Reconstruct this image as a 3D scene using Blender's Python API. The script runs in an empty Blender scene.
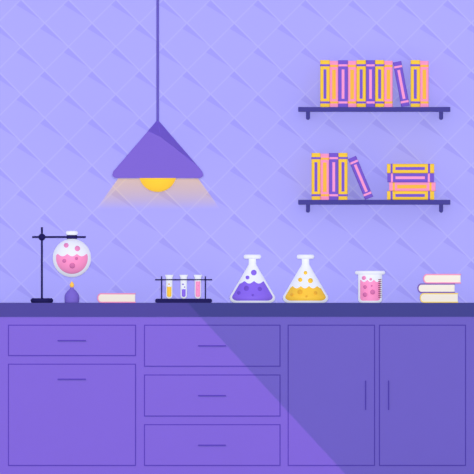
import bpy, bmesh, math
from mathutils import Vector, Matrix

S = 0.005                      # metres per photo pixel
ZB = 0.06                      # height of the bottom edge of the frame above the floor
def X(px): return (px - 237.0) * S
def Z(py): return (474.0 - py) * S + ZB

scn = bpy.context.scene
COL = scn.collection

# ------------------------------------------------------------------ materials
def lin(h):
    h = h.lstrip('#')
    out = []
    for i in (0, 2, 4):
        c = int(h[i:i+2], 16) / 255.0
        out.append(c / 12.92 if c <= 0.04045 else ((c + 0.055) / 1.055) ** 2.4)
    return out

def mat(name, hexcol, rough=0.7, spec=0.08, emit=0.0, vary=0.012, gain=1.0):
    """procedural paint: base colour with a barely visible mottling"""
    m = bpy.data.materials.new(name); m.use_nodes = True
    nt = m.node_tree; b = nt.nodes['Principled BSDF']
    c = [min(0.98, v * gain) for v in lin(hexcol)]
    geo = nt.nodes.new('ShaderNodeNewGeometry')
    no = nt.nodes.new('ShaderNodeTexNoise'); no.inputs['Scale'].default_value = 9.0
    nt.links.new(geo.outputs['Position'], no.inputs['Vector'])
    mix = nt.nodes.new('ShaderNodeMix'); mix.data_type = 'RGBA'
    mix.inputs[6].default_value = [v * (1 - vary) for v in c] + [1]
    mix.inputs[7].default_value = [min(1, v * (1 + vary)) for v in c] + [1]
    nt.links.new(no.outputs['Fac'], mix.inputs[0])
    nt.links.new(mix.outputs[2], b.inputs['Base Color'])
    b.inputs['Roughness'].default_value = rough
    b.inputs['Specular IOR Level'].default_value = spec
    if emit:
        b.inputs['Emission Color'].default_value = c + [1]
        b.inputs['Emission Strength'].default_value = emit
    return m

M = {}
M['cabinet'] = mat('violet_lacquer', '7164c4')
M['groove'] = mat('dark_violet_edge', '4e3fa6')
M['worktop'] = mat('indigo_worktop', '44458d')
M['shelf'] = mat('indigo_shelf_paint', '494596')
M['navy'] = mat('navy_metal', '28235f', rough=0.8, spec=0.02)
M['lamp'] = mat('violet_lamp_enamel', '8269d4')
M['cord'] = mat('violet_cord', '6c60c2')
M['glass'] = mat('milky_glass', 'b9bcc6', rough=0.5, spec=0.04, emit=0.88)  # self-glow added to glass and rims keeps the curved edges pale
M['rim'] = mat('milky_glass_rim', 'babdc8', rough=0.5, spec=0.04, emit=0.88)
M['pink_liquid'] = mat('pink_liquid', 'ff97c9', rough=0.45, emit=0.12)  # liquids and bubbles get a faint added glow of their own
M['pink_bubble'] = mat('pink_bubble', 'e98cbf', rough=0.45, emit=0.16)
M['deep_pink_bubble'] = mat('deep_pink_bubble', 'd876ae', rough=0.45, emit=0.1)
M['violet_liquid'] = mat('violet_liquid', '8a6bea', rough=0.45, emit=0.12)
M['violet_bubble'] = mat('violet_bubble', '7556cf', rough=0.45, emit=0.12)
M['yellow_liquid'] = mat('yellow_liquid', 'ffcb45', rough=0.45, emit=0.12)
M['yellow_bubble'] = mat('yellow_bubble', 'eeb33a', rough=0.45, emit=0.12)
M['tick'] = mat('graduation_ink', '8c4a66')
M['burner'] = mat('violet_burner_glass', '7563c6', rough=0.7, emit=0.22)  # added glow lightens the darker edges of the bowl
M['flame'] = mat('amber_flame', 'f2bb4e', emit=0.35)
M['yellow'] = mat('yellow_cloth', 'ffd044')
M['pink'] = mat('pink_cloth', 'ff9cc4')
M['purple'] = mat('purple_cloth', '7b5cd0')
M['orange'] = mat('amber_cloth', 'ffc04a')
M['pale_pink'] = mat('light_pink_cloth', 'ff9fd2')
M['floor'] = mat('grey_violet_floor', '6f6aa8')
M['plaster'] = mat('lilac_plaster', 'b0acff')

def page_mat():
    m = mat('cream_pages', 'fff9ec', spec=0.0, emit=0.03)  # trace of glow added to brighten the page edges
    nt = m.node_tree; b = nt.nodes['Principled BSDF']
    geo = nt.nodes.new('ShaderNodeNewGeometry')
    w = nt.nodes.new('ShaderNodeTexWave'); w.bands_direction = 'Z'
    w.inputs['Scale'].default_value = 60.0
    nt.links.new(geo.outputs['Position'], w.inputs['Vector'])
    mx = nt.nodes.new('ShaderNodeMix'); mx.data_type = 'RGBA'
    mx.inputs[6].default_value = lin('f8edd8') + [1]
    mx.inputs[7].default_value = lin('fbf6ec') + [1]
    nt.links.new(w.outputs['Fac'], mx.inputs[0])
    nt.links.new(mx.outputs[2], b.inputs['Base Color'])
    return m
M['pages'] = page_mat()

def wallpaper():
    """lilac diamond-quilted wallpaper: thin pale seams, a slim darker wedge of painted-in quilt shading under each seam"""
    m = bpy.data.materials.new('diamond_wallpaper'); m.use_nodes = True
    nt = m.node_tree; N = nt.nodes; L = nt.links
    b = N['Principled BSDF']; b.inputs['Roughness'].default_value = 0.8
    b.inputs['Specular IOR Level'].default_value = 0.03
    geo = N.new('ShaderNodeNewGeometry'); sep = N.new('ShaderNodeSeparateXYZ')
    L.new(geo.outputs['Position'], sep.inputs[0])
    def math_(op, a, c=None, d=None):
        n = N.new('ShaderNodeMath'); n.operation = op
        for i, v in enumerate((a, c, d)):
            if v is None: continue
            if isinstance(v, (int, float)): n.inputs[i].default_value = v
            else: L.new(v, n.inputs[i])
        return n.outputs[0]
    P = 47.4
    px = math_('MULTIPLY_ADD', sep.outputs['X'], 1 / S, 237.0)
    py = math_('MULTIPLY_ADD', sep.outputs['Z'], -1 / S, 474.0 + ZB / S)
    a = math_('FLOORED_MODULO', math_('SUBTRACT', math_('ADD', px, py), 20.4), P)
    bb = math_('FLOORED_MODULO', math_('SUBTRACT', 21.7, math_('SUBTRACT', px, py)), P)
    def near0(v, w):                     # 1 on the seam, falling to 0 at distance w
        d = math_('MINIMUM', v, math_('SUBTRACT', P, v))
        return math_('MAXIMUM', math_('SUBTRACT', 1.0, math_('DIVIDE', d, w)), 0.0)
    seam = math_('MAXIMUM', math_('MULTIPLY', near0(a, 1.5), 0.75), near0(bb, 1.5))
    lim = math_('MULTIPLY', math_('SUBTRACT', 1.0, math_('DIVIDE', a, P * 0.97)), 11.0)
    wedge = math_('MINIMUM', math_('MAXIMUM', math_('SUBTRACT', lim, bb), 0.0), 1.0)  # quilt shading drawn into the colour of a flat wall
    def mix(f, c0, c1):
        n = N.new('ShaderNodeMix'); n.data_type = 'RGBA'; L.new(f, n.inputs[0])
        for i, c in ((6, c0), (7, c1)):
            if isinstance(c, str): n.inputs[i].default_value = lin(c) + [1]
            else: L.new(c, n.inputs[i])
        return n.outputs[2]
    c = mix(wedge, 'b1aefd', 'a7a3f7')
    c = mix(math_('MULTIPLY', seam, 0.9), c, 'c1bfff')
    L.new(c, b.inputs['Base Color'])
    return m
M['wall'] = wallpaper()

# ------------------------------------------------------------------ mesh helpers
def link(o, parent=None):
    COL.objects.link(o)
    if parent: o.parent = parent
    return o

def fin(name, bm, m, parent=None, smooth=None, bevel=0.0):
    """bmesh -> one mesh object (vertices in the parent's local space)"""
    if bevel:
        es = [e for e in bm.edges if len(e.link_faces) == 2 and e.calc_face_angle(0) > 0.6]
        bmesh.ops.bevel(bm, geom=es, offset=bevel, segments=2, affect='EDGES', profile=0.5)
    bmesh.ops.recalc_face_normals(bm, faces=bm.faces)
    me = bpy.data.meshes.new(name); bm.to_mesh(me); bm.free()
    me.materials.append(m)
    if smooth is not None:
        me.polygons.foreach_set('use_smooth', [True] * len(me.polygons))
        me.set_sharp_from_angle(angle=math.radians(smooth))
    return link(bpy.data.objects.new(name, me), parent)

def box(bm, x0, x1, y0, y1, z0, z1):
    vs = [bm.verts.new(p) for p in ((x0,y0,z0),(x1,y0,z0),(x1,y1,z0),(x0,y1,z0),
                                    (x0,y0,z1),(x1,y0,z1),(x1,y1,z1),(x0,y1,z1))]
    for f in ((0,3,2,1),(4,5,6,7),(0,1,5,4),(1,2,6,5),(2,3,7,6),(3,0,4,7)):
        bm.faces.new([vs[i] for i in f])

def prism(bm, pts, y0, y1):
    """polygon in (x, z) extruded along y"""
    a = [bm.verts.new((x, y0, z)) for x, z in pts]
    c = [bm.verts.new((x, y1, z)) for x, z in pts]
    bm.faces.new(a); bm.faces.new(c[::-1])
    n = len(pts)
    for i in range(n):
        j = (i + 1) % n
        bm.faces.new((a[i], c[i], c[j], a[j]))

def rrect(x0, x1, z0, z1, r, n=6, corners=(1,1,1,1)):
    """rounded rectangle outline, corners = bl, br, tr, tl"""
    out = []
    for k, (cx, cz, a0) in enumerate(((x0+r, z0+r, 180), (x1-r, z0+r, 270), (x1-r, z1-r, 0), (x0+r, z1-r, 90))):
        if not corners[k]:
            out.append(((x0, z0), (x1, z0), (x1, z1), (x0, z1))[k]); continue
        for i in range(n + 1):
            t = math.radians(a0 + 90 * i / n)
            out.append((cx + r * math.cos(t), cz + r * math.sin(t)))
    return out

def lathe(bm, prof, cx=0, cy=0, n=64, close=False):
    """profile of (radius, z) turned about the z axis"""
    rings = []
    for r, z in prof:
        if r < 1e-6: rings.append([bm.verts.new((cx, cy, z))])
        else: rings.append([bm.verts.new((cx + r*math.cos(2*math.pi*i/n), cy + r*math.sin(2*math.pi*i/n), z)) for i in range(n)])
    pairs = list(zip(rings, rings[1:]))
    if close: pairs.append((rings[-1], rings[0]))
    for A, B in pairs:
        for i in range(n):
            j = (i + 1) % n
            if len(A) == 1 and len(B) == 1: continue
            if len(A) == 1: bm.faces.new((A[0], B[j], B[i]))
            elif len(B) == 1: bm.faces.new((A[i], A[j], B[0]))
            else: bm.faces.new((A[i], A[j], B[j], B[i]))

def rod(bm, p, q, r, n=16):
    p = Vector(p); q = Vector(q); d = (q - p).normalized()
    u = d.orthogonal().normalized(); v = d.cross(u)
    A = [bm.verts.new(p + r*(math.cos(2*math.pi*i/n)*u + math.sin(2*math.pi*i/n)*v)) for i in range(n)]
    B = [bm.verts.new(q + r*(math.cos(2*math.pi*i/n)*u + math.sin(2*math.pi*i/n)*v)) for i in range(n)]
    bm.faces.new(A[::-1]); bm.faces.new(B)
    for i in range(n):
        j = (i + 1) % n
        bm.faces.new((A[i], A[j], B[j], B[i]))

def arc(cx, cz, r, a0, a1, n=8):
    return [(cx + r*math.cos(math.radians(a0 + (a1-a0)*i/n)), cz + r*math.sin(math.radians(a0 + (a1-a0)*i/n))) for i in range(n + 1)]

def tag(o, label, cat, group=None):
    o['label'] = label; o['category'] = cat
    if group: o['group'] = group
    return o

def thing(name, label, cat, loc=(0,0,0), group=None):
    o = bpy.data.objects.new(name, None); link(o)
    o.empty_display_size = 0.05; o.location = loc
    return tag(o, label, cat, group)

def struct(name, bm, m):
    o = fin(name, bm, m); o['kind'] = 'structure'; return o

# ------------------------------------------------------------------ room shell
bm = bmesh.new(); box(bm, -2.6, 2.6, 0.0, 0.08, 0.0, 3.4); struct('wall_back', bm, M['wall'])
bm = bmesh.new(); box(bm, -2.6, 2.6, -2.6, 0.08, -0.06, 0.0); struct('floor', bm, M['floor'])
CEIL = 3.4
bm = bmesh.new(); box(bm, -2.6, 2.6, -1.4, 0.08, CEIL, CEIL + 0.06); struct('ceiling', bm, M['plaster'])

# ------------------------------------------------------------------ worktop and cabinets
YF = -0.60                              # cabinet front plane
ZT = Z(302.8); ZU = Z(316.8)
bm = bmesh.new(); box(bm, X(-12), X(486), YF - 0.004, -0.001, ZU, ZT)
tag(fin('worktop', bm, M['worktop'], bevel=0.001), 'long dark indigo worktop slab lying across all the violet cabinets', 'worktop')

def front(parent, name, x0, x1, y0, y1):
    """drawer or door front with a thin dark edge; px rectangle is the outline's centre line"""
    h = 0.5 * S
    bm = bmesh.new()
    box(bm, X(x0) + h, X(x1) - h, YF - 0.003, YF + 0.004, Z(y1) + h, Z(y0) - h)
    o = fin(name, bm, M['cabinet'], parent)
    bm = bmesh.new()
    A = [(X(x0)-h, Z(y1)-h), (X(x1)+h, Z(y1)-h), (X(x1)+h, Z(y0)+h), (X(x0)-h, Z(y0)+h)]
    B = [(X(x0)+h, Z(y1)+h), (X(x1)-h, Z(y1)+h), (X(x1)-h, Z(y0)-h), (X(x0)+h, Z(y0)-h)]
    rings = [[bm.verts.new((x, y, z)) for x, z in P] for P, y in ((A, YF-0.0025), (B, YF-0.0025), (B, YF+0.002), (A, YF+0.002))]
    for k in range(4):
        R0, R1 = rings[k], rings[(k + 1) % 4]
        for i in range(4):
            j = (i + 1) % 4
            bm.faces.new((R0[i], R0[j], R1[j], R1[i]))
    e = fin('edge_strip', bm, M['groove'], o); e['label'] = 'thin dark violet edge line'
    return o

def handle(parent, x0, x1, y0, y1):
    bm = bmesh.new()
    prism(bm, rrect(X(x0), X(x1), Z(y1), Z(y0), 0.0025, 3), YF - 0.009, YF - 0.002)
    h = fin('handle', bm, M['groove'], parent); h['label'] = 'slim dark violet bar handle'

def cabinet(label, x0, x1):
    t = thing('base_cabinet', label, 'cabinet', (0, 0, 0), 'violet base cabinets under the worktop')
    t.location = (X((x0 + x1) / 2), YF / 2, 0)
    bm = bmesh.new()
    box(bm, X(x0) , X(x1), YF, -0.002, 0.05, ZU)
    c = fin('carcass', bm, M['cabinet'], t)
    bm = bmesh.new(); box(bm, X(x0), X(x1), YF + 0.05, -0.01, 0.0, 0.05)
    p = fin('plinth', bm, M['groove'], t)
    return t

def settle(t):
    """children were built in world coordinates: bring them into the thing's own space"""
    inv = Matrix.Translation(t.location).inverted()
    for ch in t.children:
        ch.data.transform(inv)
        for g in ch.children: g.data.transform(inv)

t = cabinet('left base cabinet with one shallow drawer above one deep drawer', -4, 140)
d = front(t, 'drawer', 8.5, 135.5, 325.2, 355.5); handle(d, 57.5, 86, 340, 341.2)
d = front(t, 'drawer', 8.5, 135.5, 364.2, 465.4); handle(d, 57.5, 86, 378.6, 379.8)
settle(t)
t = cabinet('middle base cabinet with three equal drawers in a column', 140, 284)
for y0, y1, yh in ((325.2, 366.2, 345.2), (375, 416, 395), (424.7, 465.4, 444.6)):
    d = front(t, 'drawer', 144.5, 280, y0, y1); handle(d, 198, 226, yh, yh + 1.2)
settle(t)
t = cabinet('right base cabinet with two tall doors and upright handles', 284, 478)
for x0, x1, xh in ((288.2, 374.5, 365), (379.5, 465.5, 388)):
    d = front(t, 'door', x0, x1, 325.2, 465.4); handle(d, xh, xh + 1.2, 380.5, 410)
settle(t)

# ------------------------------------------------------------------ shelves
def shelf(label, y):
    t = thing('wall_shelf', label, 'shelf', (X(374.3), -0.1, Z(y)), 'indigo wall shelves')
    bm = bmesh.new(); box(bm, X(298.3), X(450.3), -0.20, -0.001, Z(y + 4.8), Z(y))
    fin('board', bm, M['shelf'], t, bevel=0.0015)
    for xc in (308, 441.1):
        bm = bmesh.new()
        prism(bm, rrect(X(xc - 2), X(xc + 2), Z(y + 12.8), Z(y + 4.8), 1.9*S, 6, (1,1,0,0)), -0.16, -0.001)
        fin('bracket', bm, M['shelf'], t, smooth=40)
    settle(t)
Y1, Y2 = 107.0, 199.8
shelf('upper dark indigo wall shelf holding the long row of upright books', Y1)
shelf('lower dark indigo wall shelf holding upright books and a flat pile', Y2)

# ------------------------------------------------------------------ books with their spines to the viewer
SCHEME = {'yellow': ('yellow', 'purple', 'purple'), 'pink': ('pink', 'orange', 'orange'), 'purple': ('purple', 'pale_pink', 'pale_pink')}
def spine_book(color, w, h, label, group, base, angle=0.0, pile=False):
    """w, h in px; base = world position of the middle of the book's foot; angle turns it in the picture plane"""
    cov, band, panel = SCHEME[color]
    t = thing('book', label, 'book', base, group)
    t.rotation_euler = (0, angle, 0)
    W, H, D = w * S, h * S, 0.15
    tk = 0.004
    bm = bmesh.new()
    pts = [(-W/2, D/2), (-W/2, -D/2 + 0.004), (-W/2 + 0.003, -D/2 + 0.0008), (0, -D/2), (W/2 - 0.003, -D/2 + 0.0008), (W/2, -D/2 + 0.004), (W/2, D/2),
           (W/2 - tk, D/2), (W/2 - tk, -D/2 + 0.007), (-W/2 + tk, -D/2 + 0.007), (-W/2 + tk, D/2)]
    lo = [bm.verts.new((x, y, 0)) for x, y in pts]; hi = [bm.verts.new((x, y, H)) for x, y in pts]
    n = len(pts)
    for i in range(n):
        j = (i + 1) % n
        bm.faces.new((lo[i], lo[j], hi[j], hi[i]))
    bm.faces.new(lo[::-1]); bm.faces.new(hi)
    fin('cover', bm, M[cov], t, smooth=35)
    bm = bmesh.new(); box(bm, -W/2 + tk, W/2 - tk, -D/2 + 0.007, D/2 - 0.004, 0.004, H - 0.005)
    fin('pages', bm, M['pages'], t)
    for z in (3.5 * S, H - 6.2 * S):
        bm = bmesh.new()
        e = 0.0006
        sp = [(-W/2 - e, D/2*0.2), (-W/2 - e, -D/2 + 0.0035), (-W/2 + 0.0025, -D/2 + 0.0001 - e), (0, -D/2 - e - 0.0003), (W/2 - 0.0025, -D/2 + 0.0001 - e), (W/2 + e, -D/2 + 0.0035), (W/2 + e, D/2*0.2)]
        sp = [(max(-W/2, min(W/2, x)), y) for x, y in sp]
        sp = sp[1:-1]
        lo = [bm.verts.new((x, y, z)) for x, y in sp]; hi = [bm.verts.new((x, y, z + 2.1*S)) for x, y in sp]
        lo2 = [bm.verts.new((x, y + 0.003, z)) for x, y in sp]; hi2 = [bm.verts.new((x, y + 0.003, z + 2.1*S)) for x, y in sp]
        m_ = len(sp)
        for i in range(m_ - 1):
            bm.faces.new((lo[i], lo[i+1], hi[i+1], hi[i])); bm.faces.new((lo2[i+1], lo2[i], hi2[i], hi2[i+1]))
            bm.faces.new((hi[i], hi[i+1], hi2[i+1], hi2[i])); bm.faces.new((lo[i+1], lo[i], lo2[i], lo2[i+1]))
        bm.faces.new((lo[0], hi[0], hi2[0], lo2[0])); bm.faces.new((hi[-1], lo[-1], lo2[-1], hi2[-1]))
        b = fin('spine_band', bm, M[band], t)
        b['label'] = {'purple': 'purple band across the spine', 'orange': 'amber band across the spine', 'pale_pink': 'light pink band across the spine'}[band]
    bm = bmesh.new()
    pw = {'yellow': 1.45, 'pink': 1.8, 'purple': 1.4}[color] * S
    box(bm, -pw, pw, -D/2 - 0.0012, -D/2 + 0.002, H/2 - 15.2*S, H/2 + 14.2*S)
    b = fin('title_panel', bm, M[panel], t)
    b['label'] = {'purple': 'long purple title strip', 'orange': 'long amber title strip', 'pale_pink': 'long light pink title strip'}[panel]
    return t

YB = -0.10
G1 = 'books on the upper shelf'
row = [('yellow', 320.2, 329.7, 46.9, 'yellow book at the left end of the row on the upper shelf'),
       ('pink', 329.8, 338.2, 46.2, 'pink book second from left on the upper shelf, right of the end yellow book'),
       ('purple', 338.3, 347.8, 46.8, 'purple book third from left on the upper shelf, standing between two pink books'),
       ('pink', 347.9, 356.4, 46.2, 'pink book fourth from left on the upper shelf, between a purple and a yellow book'),
       ('yellow', 356.5, 365.9, 46.9, 'yellow book fifth from left on the upper shelf, between a pink and a purple book'),
       ('purple', 366.0, 375.0, 46.8, 'upright purple book on the upper shelf standing between two yellow books'),
       ('yellow', 375.1, 384.1, 46.9, 'yellow book on the upper shelf right of the second upright purple book'),
       ('pink', 384.2, 392.7, 46.2, 'pink book on the upper shelf just left of the leaning purple book'),
       ('yellow', 410.6, 420.0, 46.9, 'yellow book on the upper shelf just right of the leaning purple book'),
       ('pink', 420.1, 428.7, 46.2, 'pink book at the right end of the row on the upper shelf')]
for c, x0, x1, h, lab in row:
    spine_book(c, x1 - x0, h, lab, G1, (X((x0 + x1) / 2), YB, Z(Y1)))

def leaning(w, h, bl, deg, label, group):
    """bl = px of the lowest (left) foot corner"""
    a = math.radians(deg)
    ox, oz = w * S / 2 * math.cos(a), w * S / 2 * math.sin(a)
    spine_book('purple', w, h, label, group, (X(bl[0]) + ox, YB, Z(bl[1]) + oz), -a)
leaning(8.4, 45.3, (401.4, Y1), 10.8, 'purple book leaning to the left on the upper shelf', G1)

G2 = 'books on the lower shelf'
row = [('yellow', 311.5, 320.4, 46.8, 'yellow book at the left end of the row on the lower shelf'),
       ('pink', 320.5, 329.1, 46.2, 'upright pink book on the lower shelf between yellow and purple books'),
       ('purple', 329.2, 338.3, 46.8, 'upright purple book on the lower shelf between a pink and a yellow book'),
       ('yellow', 338.4, 347.6, 46.9, 'upright yellow book on the lower shelf that the leaning purple book rests against')]
for c, x0, x1, h, lab in row:
    spine_book(c, x1 - x0, h, lab, G2, (X((x0 + x1) / 2), YB, Z(Y2)))
leaning(8.6, 44.2, (365.2, Y2), 22.8, 'purple book leaning steeply to the left on the lower shelf', G2)
pile = [('yellow', 387, 434.2, 191.1, 199.8, 'yellow book lying flat at the bottom of the pile on the lower shelf'),
        ('pink', 389.2, 435.6, 182.3, 191.0, 'pink book lying flat on the bottom yellow book in the lower shelf pile'),
        ('purple', 387.4, 434.0, 173.3, 182.2, 'purple book lying flat in the lower shelf pile, under the top yellow book'),
        ('yellow', 387, 434.2, 163.8, 173.2, 'yellow book lying flat on top of the pile on the lower shelf')]
for c, x0, x1, y0, y1, lab in pile:
    spine_book(c, y1 - y0, x1 - x0, lab, G2, (X(x0), YB, Z((y0 + y1) / 2)), math.pi / 2)

# ------------------------------------------------------------------ books lying on the worktop, page edges to the viewer
def flat_book(m, x0, x1, y0, y1, y, label, group=None):
    cx = (x0 + x1) / 2
    t = thing('book', label, 'book', (X(cx), y, Z(y1)), group)
    D = 0.17
    x0, x1 = (x0 - cx) * S, (x1 - cx) * S
    H = (y1 - y0) * S
    tk = 1.15 * S
    def outline(o):
        r = H / 2 - o
        k = 0.8                                    # the rounded spine
        left = [(x0 + o + r*k + r*k*math.cos(math.radians(a)), H/2 + r*math.sin(math.radians(a))) for a in range(90, 271, 15)]
        return left
    outer, inner = outline(0), outline(tk)
    bm = bmesh.new()
    pts = [(x1, H)] + outer + [(x1, 0), (x1, tk)] + inner[::-1] + [(x1, H - tk)]
    prism(bm, pts, -D/2, D/2)
    fin('cover', bm, m, t, smooth=40)
    bm = bmesh.new()
    e = 0.0002
    prism(bm, [(x1 - 0.002, H - tk - e)] + [(a + e, b) for a, b in inner] + [(x1 - 0.002, tk + e)], -D/2 + 0.001, D/2 - 0.001)
    pg = fin('pages', bm, M['pages'], t); pg['label'] = 'cream page edges'
    return t
YO = -0.30
flat_book(M['pink'], 97.2, 135.6, 293.2, 302.8, YO, 'single pink book lying flat on the worktop beside the violet burner')
G3 = 'books stacked flat on the worktop'
flat_book(mat('pale_yellow_book_cloth', 'ffe07a'), 419.7, 458.2, 293.0, 302.8, YO, 'yellow covered book at the bottom of the three stacked on the worktop', G3)
flat_book(mat('violet_book_cloth', '7a58b8'), 417.4, 455.0, 283.5, 292.95, YO, 'violet covered book in the middle of the three stacked on the worktop', G3)
flat_book(M['pink'], 423.1, 461.0, 273.9, 283.45, YO, 'pink covered book on top of the three stacked on the worktop', G3)

# ------------------------------------------------------------------ glassware
class Vessel:
    """outer profile in px (radius, height above foot) about a vertical axis, plus patches lying on its skin"""
    def __init__(self, t, prof): self.t, self.prof = t, prof
    def R(self, v):
        P = self.prof
        for (r0, v0), (r1, v1) in zip(P, P[1:]):
            if min(v0, v1) - 1e-9 <= v <= max(v0, v1) + 1e-9 and abs(v1 - v0) > 1e-9:
                return r0 + (r1 - r0) * (v - v0) / (v1 - v0)
        return 0.0
    def pt(self, u, v, lift):
        r = self.R(v) + lift
        return (u * S, -math.sqrt(max(r*r - u*u, 0.0)) * S, v * S)
    def body(self, m, name='glass_body'):
        bm = bmesh.new(); lathe(bm, [(r*S, v*S) for r, v in self.prof], n=96)
        return fin(name, bm, m, self.t, smooth=50)
    def liquid(self, m, inset, vb, rc, wave, parent=None, lift=0.35, label=None):
        def W(v):
            w = self.R(v) - inset
            if v < vb + rc:
                k = rc - (v - vb); w += -rc + math.sqrt(max(rc*rc - k*k, 0))
            return w
        vmax = max(v for _r, v in self.prof)
        vs = [vb + i * (vmax - vb) / 500 for i in range(501)]
        umax = max(W(v) for v in vs if v <= wave(0) + 3)
        bm = bmesh.new(); NC, NR = 72, 16
        cols = []
        for i in range(NC + 1):
            u = -umax * 0.998 * math.cos(math.pi * i / NC)
            ok = [v for v in vs if W(v) >= abs(u)]
            lo, hi = min(ok), min(wave(u), max(ok))
            hi = max(hi, lo + 0.02)
            cols.append([self.pt(u, lo + (hi - lo) * j / NR, lift) for j in range(NR + 1)])
        F = [[bm.verts.new(p) for p in c] for c in cols]
        B = [[bm.verts.new((p[0], p[1] + 0.006, p[2])) for p in c] for c in cols]
        for i in range(NC):
            for j in range(NR):
                bm.faces.new((F[i][j], F[i+1][j], F[i+1][j+1], F[i][j+1]))
                bm.faces.new((B[i][j+1], B[i+1][j+1], B[i+1][j], B[i][j]))
            bm.faces.new((F[i][NR], F[i+1][NR], B[i+1][NR], B[i][NR]))
            bm.faces.new((B[i][0], B[i+1][0], F[i+1][0], F[i][0]))
        for i in (0, NC):
            for j in range(NR): bm.faces.new((F[i][j], F[i][j+1], B[i][j+1], B[i][j]))
        o = fin('liquid', bm, m, parent or self.t, smooth=40)
        if label: o['label'] = label
        return o
    def bubble(self, m, u, v, r, parent, lift=0.35):
        bm = bmesh.new(); n = 20
        rings = [[bm.verts.new(self.pt(u, v, lift + 0.75))]]
        for k, rise in ((0.4, .7), (0.75, .5), (0.95, .25), (1.0, -.3)):
            rings.append([bm.verts.new(self.pt(u + r*k*math.cos(2*math.pi*i/n), v + r*k*math.sin(2*math.pi*i/n), lift + rise*0.9)) for i in range(n)])
        for A, B in zip(rings, rings[1:]):
            for i in range(n):
                j = (i + 1) % n
                if len(A) == 1: bm.faces.new((A[0], B[i], B[j]))
                else: bm.faces.new((A[i], B[i], B[j], A[j]))
        return fin('bubble', bm, m, parent, smooth=60)
    def strip(self, m, name, u0, u1, v0, v1, lift=0.5):
        bm = bmesh.new(); n = 5
        rows = []
        for v, lf in ((v0, lift), (v1, lift), (v1, lift - 0.6), (v0, lift - 0.6)):
            rows.append([bm.verts.new(self.pt(u0 + (u1-u0)*i/n, v, lf)) for i in range(n + 1)])
        for k in range(4):
            A, B = rows[k], rows[(k+1) % 4]
            for i in range(n): bm.faces.new((A[i], A[i+1], B[i+1], B[i]))
        bm.faces.new([r[0] for r in rows]); bm.faces.new([r[-1] for r in rows][::-1])
        return fin(name, bm, m, self.t)
    def rim(self, r, v0, v1, e=None, name='rim', r_in=None):
        h = (v1 - v0) / 2; e = e or h * 0.9
        pr = [(r - e, v0)] + [(r - e + e*math.cos(math.radians(a)), (v0 + v1)/2 + h*math.sin(math.radians(a))) for a in range(-75, 76, 15)] + [(r - e, v1)]
        ri = r_in or r * 0.45
        pr = [(ri, v0)] + pr + [(ri, v1)]
        bm = bmesh.new(); lathe(bm, [(a*S, b*S) for a, b in pr], n=64, close=True)
        return fin(name, bm, M['rim'], self.t, smooth=50)

def scallop(v0, amp, period, phase=0.0, tilt=0.0):
    return lambda u: v0 - amp * abs(math.sin(math.pi * (u - phase) / period)) + tilt * u

def conical(label, cx, lq, bb, wave, bubbles_in, bubbles_up):
    t = thing('conical_flask', label, 'flask', (X(cx), YO, ZT), 'conical flasks on the worktop')
    rb, rn = 22.9, 3.75
    base = 302.8
    vneck = base - 264.5; vlip = base - 258.9
    # rounded foot, sloping side, neck
    ang = math.atan2(vneck - 5, rb - 1.5 - rn)
    prof = [(0, 0), (rb - 5.4, 0)] + [(rb - 5.2 + 5*math.sin(math.radians(a)), 5 - 5*math.cos(math.radians(a))) for a in range(10, 131, 12)]
    prof += [(rn + 0.5, vneck - 0.8), (rn, vneck + 0.6), (rn, vlip + 0.3), (rn * 0.8, vlip + 0.3)]
    V = Vessel(t, prof)
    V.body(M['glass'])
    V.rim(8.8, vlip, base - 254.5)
    lab = {'violet_liquid': 'violet liquid', 'yellow_liquid': 'yellow liquid'}[lq]
    l = V.liquid(M[lq], 2.3, 2.1, 4.0, wave, label=lab)
    for px, py, r in bubbles_in: V.bubble(M[bb], px - cx, base - py, r, l, 0.5)
    for px, py, r in bubbles_up: V.bubble(M[lq], px - cx, base - py, r, t, 0.1)

conical('conical flask half full of violet liquid, left of the yellow one on the worktop', 252.4, 'violet_liquid', 'violet_bubble', scallop(21.9, 2.6, 9.6, 1.6),
        [(246.4, 288.4, 2.6), (238.9, 292.8, 1.9), (259.8, 288.9, 2.2), (252.8, 295.1, 1.2)],
        [(253.8, 272.6, 2.9), (247.5, 277.5, 2.0)])
conical('conical flask of yellow liquid standing between the violet flask and the beaker', 305.5, 'yellow_liquid', 'yellow_bubble', scallop(16.9, 2.4, 8.2, 3.5),
        [(292, 294.7, 1.7), (300, 292, 2.6), (315.5, 293, 1.9), (306.5, 296.3, 1.1)],
        [(305.5, 272.8, 1.9), (300.2, 279.8, 2.2), (310.4, 280.7, 2.6)])

# beaker
t = thing('beaker', 'straight sided beaker of pink liquid with a graduated scale on the worktop', 'beaker', (X(370.1), YO, ZT))
V = Vessel(t, [(0, 0), (8.6, 0)] + [(8.6 + 3.4*math.sin(math.radians(a)), 3.4 - 3.4*math.cos(math.radians(a))) for a in range(10, 91, 10)] + [(12.0, 28.4), (10.5, 28.4)])
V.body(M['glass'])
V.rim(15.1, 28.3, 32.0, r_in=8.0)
l = V.liquid(M['pink_liquid'], 2.0, 2.1, 2.6, scallop(23.2, 2.4, 6.5, -2.8), label='pink liquid')
for px, py, r in ((365, 286.9, 2.0), (371.7, 285.8, 1.0), (372.6, 292, 2.6), (365, 294.6, 2.4)):
    V.bubble(M['deep_pink_bubble'], px - 370.1, 302.8 - py, r, l, 0.5)
for px, py, r in ((363.9, 277.9, 2.2), (370.7, 279.2, 1.4)):
    V.bubble(M['pink_bubble'], px - 370.1, 302.8 - py, r, t, 0.1)
for k in range(10):
    v = 302.8 - (279.6 + k * 1.95)
    V.strip(M['tick'], 'graduation_mark', 8.2, 11.3, v - 0.45, v + 0.45)

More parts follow.
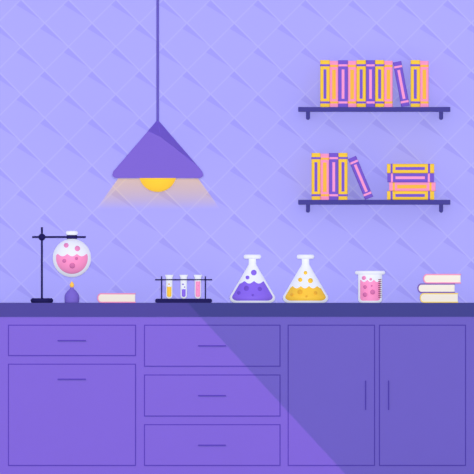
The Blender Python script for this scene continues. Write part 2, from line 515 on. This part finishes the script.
# round flask hanging in the clamp
t = thing('round_flask', 'round bottomed flask of pink liquid held in the stand clamp above the burner', 'flask', (X(71.9), YO, Z(277.2)))
rs = 19.2
prof = [(rs*math.sin(math.radians(a)), rs - rs*math.cos(math.radians(a))) for a in range(0, 169, 4)]
prof[0] = (0, 0)
prof = [p for p in prof if p[1] < 37.8] + [(4.0, 38.1), (3.9, 42.4), (3.0, 42.4)]
V = Vessel(t, prof)
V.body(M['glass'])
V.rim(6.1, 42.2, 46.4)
def round_wave(u): return 23.4 - 2.5 * abs(math.sin(math.pi * (u - 5.0) / 9.6))
# inner circle of the liquid, 3 px inside the glass all round
def round_liquid():
    ri = 15.9
    bm = bmesh.new(); NC, NR = 72, 18
    cols = []
    for i in range(NC + 1):
        u = -ri * 0.999 * math.cos(math.pi * i / NC)
        h = math.sqrt(max(ri*ri - u*u, 0)); lo = rs - h
        hi = max(min(round_wave(u), rs + h), lo + 0.02)
        cols.append([V.pt(u, lo + (hi - lo) * j / NR, 0.35) for j in range(NR + 1)])
    F = [[bm.verts.new(p) for p in c] for c in cols]
    B = [[bm.verts.new((p[0], p[1] + 0.008, p[2])) for p in c] for c in cols]
    for i in range(NC):
        for j in range(NR):
            bm.faces.new((F[i][j], F[i+1][j], F[i+1][j+1], F[i][j+1])); bm.faces.new((B[i][j+1], B[i+1][j+1], B[i+1][j], B[i][j]))
        bm.faces.new((F[i][NR], F[i+1][NR], B[i+1][NR], B[i][NR])); bm.faces.new((B[i][0], B[i+1][0], F[i+1][0], F[i][0]))
    for i in (0, NC):
        for j in range(NR): bm.faces.new((F[i][j], F[i][j+1], B[i][j+1], B[i][j]))
    return fin('liquid', bm, M['pink_liquid'], t, smooth=40)
l = round_liquid(); l['label'] = 'pink liquid'
for px, py, r in ((64.3, 260.8, 2.1), (76.4, 258.5, 1.6), (72.3, 265.6, 3.0)):
    V.bubble(M['deep_pink_bubble'], px - 71.9, 277.2 - py, r, l, 0.5)
for px, py, r in ((66.2, 245.3, 2.5), (77.4, 248.5, 2.8)):
    V.bubble(M['pink_bubble'], px - 71.9, 277.2 - py, r, t, 0.1)

# ------------------------------------------------------------------ retort stand
t = thing('retort_stand', 'dark navy laboratory stand with a cross arm holding the round flask', 'stand', (X(41.9), YO, ZT))
def LX(px): return (px - 41.9) * S
def LZ(py): return (302.8 - py) * S
bm = bmesh.new()
lathe(bm, [(0, 0), (9.2*S, 0)] + [(9.2*S + 2.1*S*math.cos(math.radians(a)), 2.3*S + 2.3*S*math.sin(math.radians(a))) for a in range(-75, 76, 15)] + [(9.2*S, 4.6*S), (0, 4.6*S)], n=48)
fin('base', bm, M['navy'], t, smooth=50)
bm = bmesh.new(); rod(bm, (0, 0, LZ(298.4)), (0, 0, LZ(227.2)), 0.95*S); fin('upright_rod', bm, M['navy'], t, smooth=40)
ya = 0.036                                          # the cross arm runs behind the flask's neck
bm = bmesh.new(); rod(bm, (LX(32.2), ya, LZ(237)), (LX(85.8), ya, LZ(237)), 0.95*S); fin('cross_arm', bm, M['navy'], t, smooth=40)
bm = bmesh.new()
lathe(bm, [(0, -3.5*S)] + [(3.5*S*math.cos(math.radians(a)), 3.5*S*math.sin(math.radians(a))) for a in range(-80, 81, 10)] + [(0, 3.5*S)], n=32)
bmesh.ops.scale(bm, vec=(1, 1.9, 1), verts=bm.verts)
bmesh.ops.translate(bm, vec=(0, 0.014, LZ(237.1)), verts=bm.verts)
fin('boss_knob', bm, M['navy'], t, smooth=60)
bm = bmesh.new()
c = LX(71.9); z0, z1 = LZ(238.95), LZ(235.05)
pr = [(4.25*S, z0), (4.7*S, z0), (5.15*S, z0 + 0.6*S), (5.3*S, (z0+z1)/2), (5.15*S, z1 - 0.6*S), (4.7*S, z1), (4.25*S, z1)]
lathe(bm, pr, cx=c, n=40, close=True)
fin('clamp_ring', bm, M['navy'], t, smooth=50)

# ------------------------------------------------------------------ spirit burner
t = thing('spirit_burner', 'small violet teardrop spirit burner with a flame under the round flask', 'burner', (X(71.9), YO, ZT))
bm = bmesh.new()
pr = [(0, 0), (6.6, 0), (7.1, 0.5), (7.3, 3), (7.35, 5.5), (7.0, 7.6), (6.1, 9.6), (4.7, 11.4), (3.2, 12.8), (2.1, 14.0), (1.4, 15.0), (1.1, 15.6), (0, 15.6)]
lathe(bm, [(r*S, z*S) for r, z in pr], n=48); fin('fuel_bowl', bm, M['burner'], t, smooth=60)
bm = bmesh.new()
pr = [(0, 15.4), (1.2, 15.4), (2.0, 16.6), (2.25, 17.8), (1.9, 19.0), (1.1, 20.2), (0.4, 21.2), (0, 21.6)]
lathe(bm, [(r*S, z*S) for r, z in pr], n=24); f = fin('flame', bm, M['flame'], t, smooth=70); f['label'] = 'small amber flame on the wick'

# ------------------------------------------------------------------ test tube rack
cxr = 183.6
t = thing('test_tube_rack', 'low dark navy test tube rack holding three tubes on the worktop', 'rack', (X(cxr), YO, ZT))
bm = bmesh.new(); prism(bm, rrect((155.1-cxr)*S, (212.1-cxr)*S, 0, 4.1*S, 2.0*S, 6), -0.05, 0.05); fin('base', bm, M['navy'], t, smooth=40)
for px in (161.6, 205.4):
    for y in (-0.03, 0.03):
        bm = bmesh.new(); rod(bm, ((px-cxr)*S, y, 4.0*S), ((px-cxr)*S, y, (302.8-276.3)*S), 0.62*S, 12); fin('post', bm, M['navy'], t, smooth=40)
for y in (-0.03, 0.03):
    bm = bmesh.new(); rod(bm, ((155.1-cxr)*S, y, (302.8-279.7)*S), ((212.1-cxr)*S, y, (302.8-279.7)*S), 0.62*S, 12)
    fin('rail', bm, M['navy'], t, smooth=40)

def tube(cx, lq, bb, label, top, inset, bubbles, lqlabel):
    foot = 298.68
    t = thing('test_tube', label, 'test tube', (X(cx), YO, Z(foot)), 'test tubes in the rack')
    r = 3.25
    prof = [(r*math.sin(math.radians(a)), r - r*math.cos(math.radians(a))) for a in range(0, 91, 10)]
    prof[0] = (0, 0)
    prof += [(r, foot - 277.6), (4.1, foot - 275.6), (4.3, foot - 274.8), (3.4, foot - 274.8)]
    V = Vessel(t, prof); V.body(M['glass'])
    l = V.liquid(M[lq], inset, 1.6, 1.6, lambda u: foot - top - 0.5*abs(math.sin(u*1.6)), lift=0.15, label=lqlabel)
    for px, py, rr in bubbles: V.bubble(M[bb], px - cx, foot - py, rr, t, 0.15)
tube(169.2, 'yellow_liquid', 'yellow_bubble', 'test tube of yellow liquid at the left of the rack', 286.4, 1.0, [(169.0, 284.2, 0.8)], 'yellow liquid')
tube(183.7, 'violet_liquid', 'violet_bubble', 'test tube with a little violet liquid in the middle of the rack', 288.8, 1.3, [(183.0, 284.3, 0.85), (184.6, 287.1, 0.65)], 'violet liquid')
tube(197.9, 'pink_liquid', 'pink_bubble', 'test tube nearly full of pink liquid at the right of the rack', 281.0, 0.9, [(198.4, 285.2, 0.8), (197.2, 289.5, 0.8)], 'pink liquid')

# ------------------------------------------------------------------ pendant lamp
YL = -0.55
t = thing('pendant_lamp', 'violet pendant lamp with a folded triangular shade hanging on a long cord', 'lamp', (X(157.7), YL, CEIL))
def Lx(px): return (px - 157.7) * S
def Lz(py): return Z(py) - CEIL
bm = bmesh.new(); rod(bm, (0, 0, Lz(121.6)), (0, 0, -0.0), 1.2*S, 16); fin('cord', bm, M['cord'], t, smooth=40)
bm = bmesh.new(); lathe(bm, [(0, 0), (0.05, 0), (0.05, -0.012), (0.03, -0.03), (0, -0.03)], n=32); fin('ceiling_rose', bm, M['cord'], t, smooth=40)
# folded shade: front outline in px, front face steep, the upper right panel folded back to the tip, a fold added to shade it darker
def yF(py): return -0.215 + (178 - py) * 0.0019
corner = 4.4
outline = [(156.5, 121.0, -0.010), (148.0, 131.0, None)]
left = []
dx, dy = 113.4 - 156.5, 171.3 - 121.0
outline += [(113.4, 171.3, None)]
for a in range(200, 271, 14):
    outline.append((116.6 + 4.6*math.cos(math.radians(a)), 173.4 - 4.6*math.sin(math.radians(a)), None))
outline += [(116.8, 178, None), (198.8, 178, None)]
for a in range(270, 341, 14):
    outline.append((199.0 + 4.6*math.cos(math.radians(a)), 173.4 - 4.6*math.sin(math.radians(a)), None))
outline += [(202.2, 171.3, None), (198.2, 166.6, None), (158.9, 121.0, -0.010)]
bm = bmesh.new()
fv = [bm.verts.new((Lx(x), yF(y) if f is None else f, Lz(y))) for x, y, f in outline]
bv = [bm.verts.new((Lx(x), -(yF(y) if f is None else f), Lz(y))) for x, y, f in outline]
m1 = bm.verts.new((Lx(174.6), yF(147.8), Lz(147.8)))
m0 = bm.verts.new((Lx(160.5), yF(137.0), Lz(137.0)))
n = len(fv)
bm.faces.new([fv[i] for i in range(1, n - 1)] + [m1, m0])      # main front face
bm.faces.new((fv[0], fv[1], m0)); bm.faces.new((fv[0], m0, fv[-1])); bm.faces.new((fv[-1], m0, m1)); bm.faces.new((fv[-1], m1, fv[-2]))
bm.faces.new(bv[1:-1][::-1]); bm.faces.new((bv[0], bv[-1], bv[-2], bv[1]))
ib = outline.index((116.8, 178, None))
for i in range(n):
    j = (i + 1) % n
    if i == ib: continue                                        # open underneath
    bm.faces.new((fv[i], bv[i], bv[j], fv[j]))
sh = fin('shade', bm, M['lamp'], t)
bm = bmesh.new()
lathe(bm, [(0, Lz(192))] + [(19*S*math.cos(math.radians(a)), Lz(173) + 19*S*math.sin(math.radians(a))) for a in range(-80, 61, 10)] + [(0.03, Lz(152)), (0, Lz(152))], n=48)
bulb_m = mat('lit_bulb', 'ffcf40', emit=0.62, gain=0.5)
b = fin('bulb', bm, bulb_m, t, smooth=60); b['label'] = 'glowing yellow bulb'
nt = bulb_m.node_tree; pb = nt.nodes['Principled BSDF']; pb.inputs['Emission Color'].default_value = lin('ffcf40') + [1]
# the lamp's light cone under the shade, put in as a self-glowing volume
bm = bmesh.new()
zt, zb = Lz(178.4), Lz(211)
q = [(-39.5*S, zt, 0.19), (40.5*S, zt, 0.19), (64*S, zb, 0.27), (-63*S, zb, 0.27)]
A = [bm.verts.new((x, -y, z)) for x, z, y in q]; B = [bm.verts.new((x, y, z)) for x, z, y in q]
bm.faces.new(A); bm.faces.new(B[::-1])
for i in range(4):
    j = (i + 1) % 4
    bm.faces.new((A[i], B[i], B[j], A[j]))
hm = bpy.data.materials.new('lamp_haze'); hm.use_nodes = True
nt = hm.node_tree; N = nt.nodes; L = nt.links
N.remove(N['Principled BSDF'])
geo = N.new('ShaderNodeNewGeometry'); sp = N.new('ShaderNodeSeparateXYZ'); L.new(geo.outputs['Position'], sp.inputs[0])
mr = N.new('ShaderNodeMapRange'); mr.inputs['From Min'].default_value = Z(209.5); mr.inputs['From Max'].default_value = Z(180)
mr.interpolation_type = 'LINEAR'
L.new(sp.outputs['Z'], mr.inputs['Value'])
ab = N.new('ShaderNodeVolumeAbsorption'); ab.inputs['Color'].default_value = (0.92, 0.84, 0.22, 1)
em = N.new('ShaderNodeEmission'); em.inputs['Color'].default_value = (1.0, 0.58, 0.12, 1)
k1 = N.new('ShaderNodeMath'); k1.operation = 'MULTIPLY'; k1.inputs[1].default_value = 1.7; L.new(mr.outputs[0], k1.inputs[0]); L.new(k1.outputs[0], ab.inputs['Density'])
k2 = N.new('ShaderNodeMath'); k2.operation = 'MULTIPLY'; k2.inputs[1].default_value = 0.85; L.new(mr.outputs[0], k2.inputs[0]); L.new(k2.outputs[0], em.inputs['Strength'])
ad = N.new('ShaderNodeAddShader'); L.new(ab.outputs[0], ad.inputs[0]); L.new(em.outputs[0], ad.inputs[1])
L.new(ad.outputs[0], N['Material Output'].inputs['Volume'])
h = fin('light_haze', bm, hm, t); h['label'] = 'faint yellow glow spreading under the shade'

# ------------------------------------------------------------------ light
w = bpy.data.worlds.new('soft_daylight'); scn.world = w; w.use_nodes = True
bg = w.node_tree.nodes['Background']; bg.inputs['Color'].default_value = (1, 1, 1, 1); bg.inputs['Strength'].default_value = 0.50
def sun(name, d, strength, color, angle):
    l = bpy.data.lights.new(name, 'SUN'); l.energy = strength; l.color = color; l.angle = math.radians(angle)
    o = bpy.data.objects.new(name, l); link(o)
    o.rotation_euler = Vector(d).to_track_quat('-Z', 'Y').to_euler()
    o.location = Vector(d) * -6
    return o
sun('front_daylight', (0.0, 1.0, -0.004), math.pi * 0.62, (1, 1, 1), 1.5)

# added low sun, cut by an unseen blocker panel to light only the left cabinet fronts
d2 = Vector((0.38, 1.0, -0.62)).normalized()
sun('low_sun', d2, 3.2, (0.50, 0.17, 0.34), 0.05)
YW = -7.0
def back(px, py, y=YF - 0.004):
    """point of the added blocker panel whose shadow edge falls at this place on the cabinet fronts"""
    p = Vector((X(px), y, Z(py))); k = (YW - p.y) / d2.y
    q = p + d2 * k
    return (q.x, q.z)
sl = (342.5 - 188.5) / (470 - 302.8)
pts = [back(-420, 302.4), back(187.3, 302.4), back(187.3 + sl*(500 - 302.4), 500), back(820, 500), back(820, -420), back(-420, -420)]
bm = bmesh.new(); prism(bm, pts, YW, YW + 0.1); struct('sun_blocker', bm, M['plaster'])  # panel out of view, added to give the low sun its diagonal edge

# ------------------------------------------------------------------ camera
cam = bpy.data.cameras.new('camera'); cam.type = 'ORTHO'; cam.ortho_scale = 474 * S
co = bpy.data.objects.new('camera', cam); link(co)
co.location = (0, -5.0, ZB + 237 * S); co.rotation_euler = (math.pi / 2, 0, 0)
scn.camera = co
scn.view_settings.view_transform = 'Standard'
scn.view_settings.look = 'None'
scn.view_settings.exposure = 0.0
scn.view_settings.gamma = 1.0
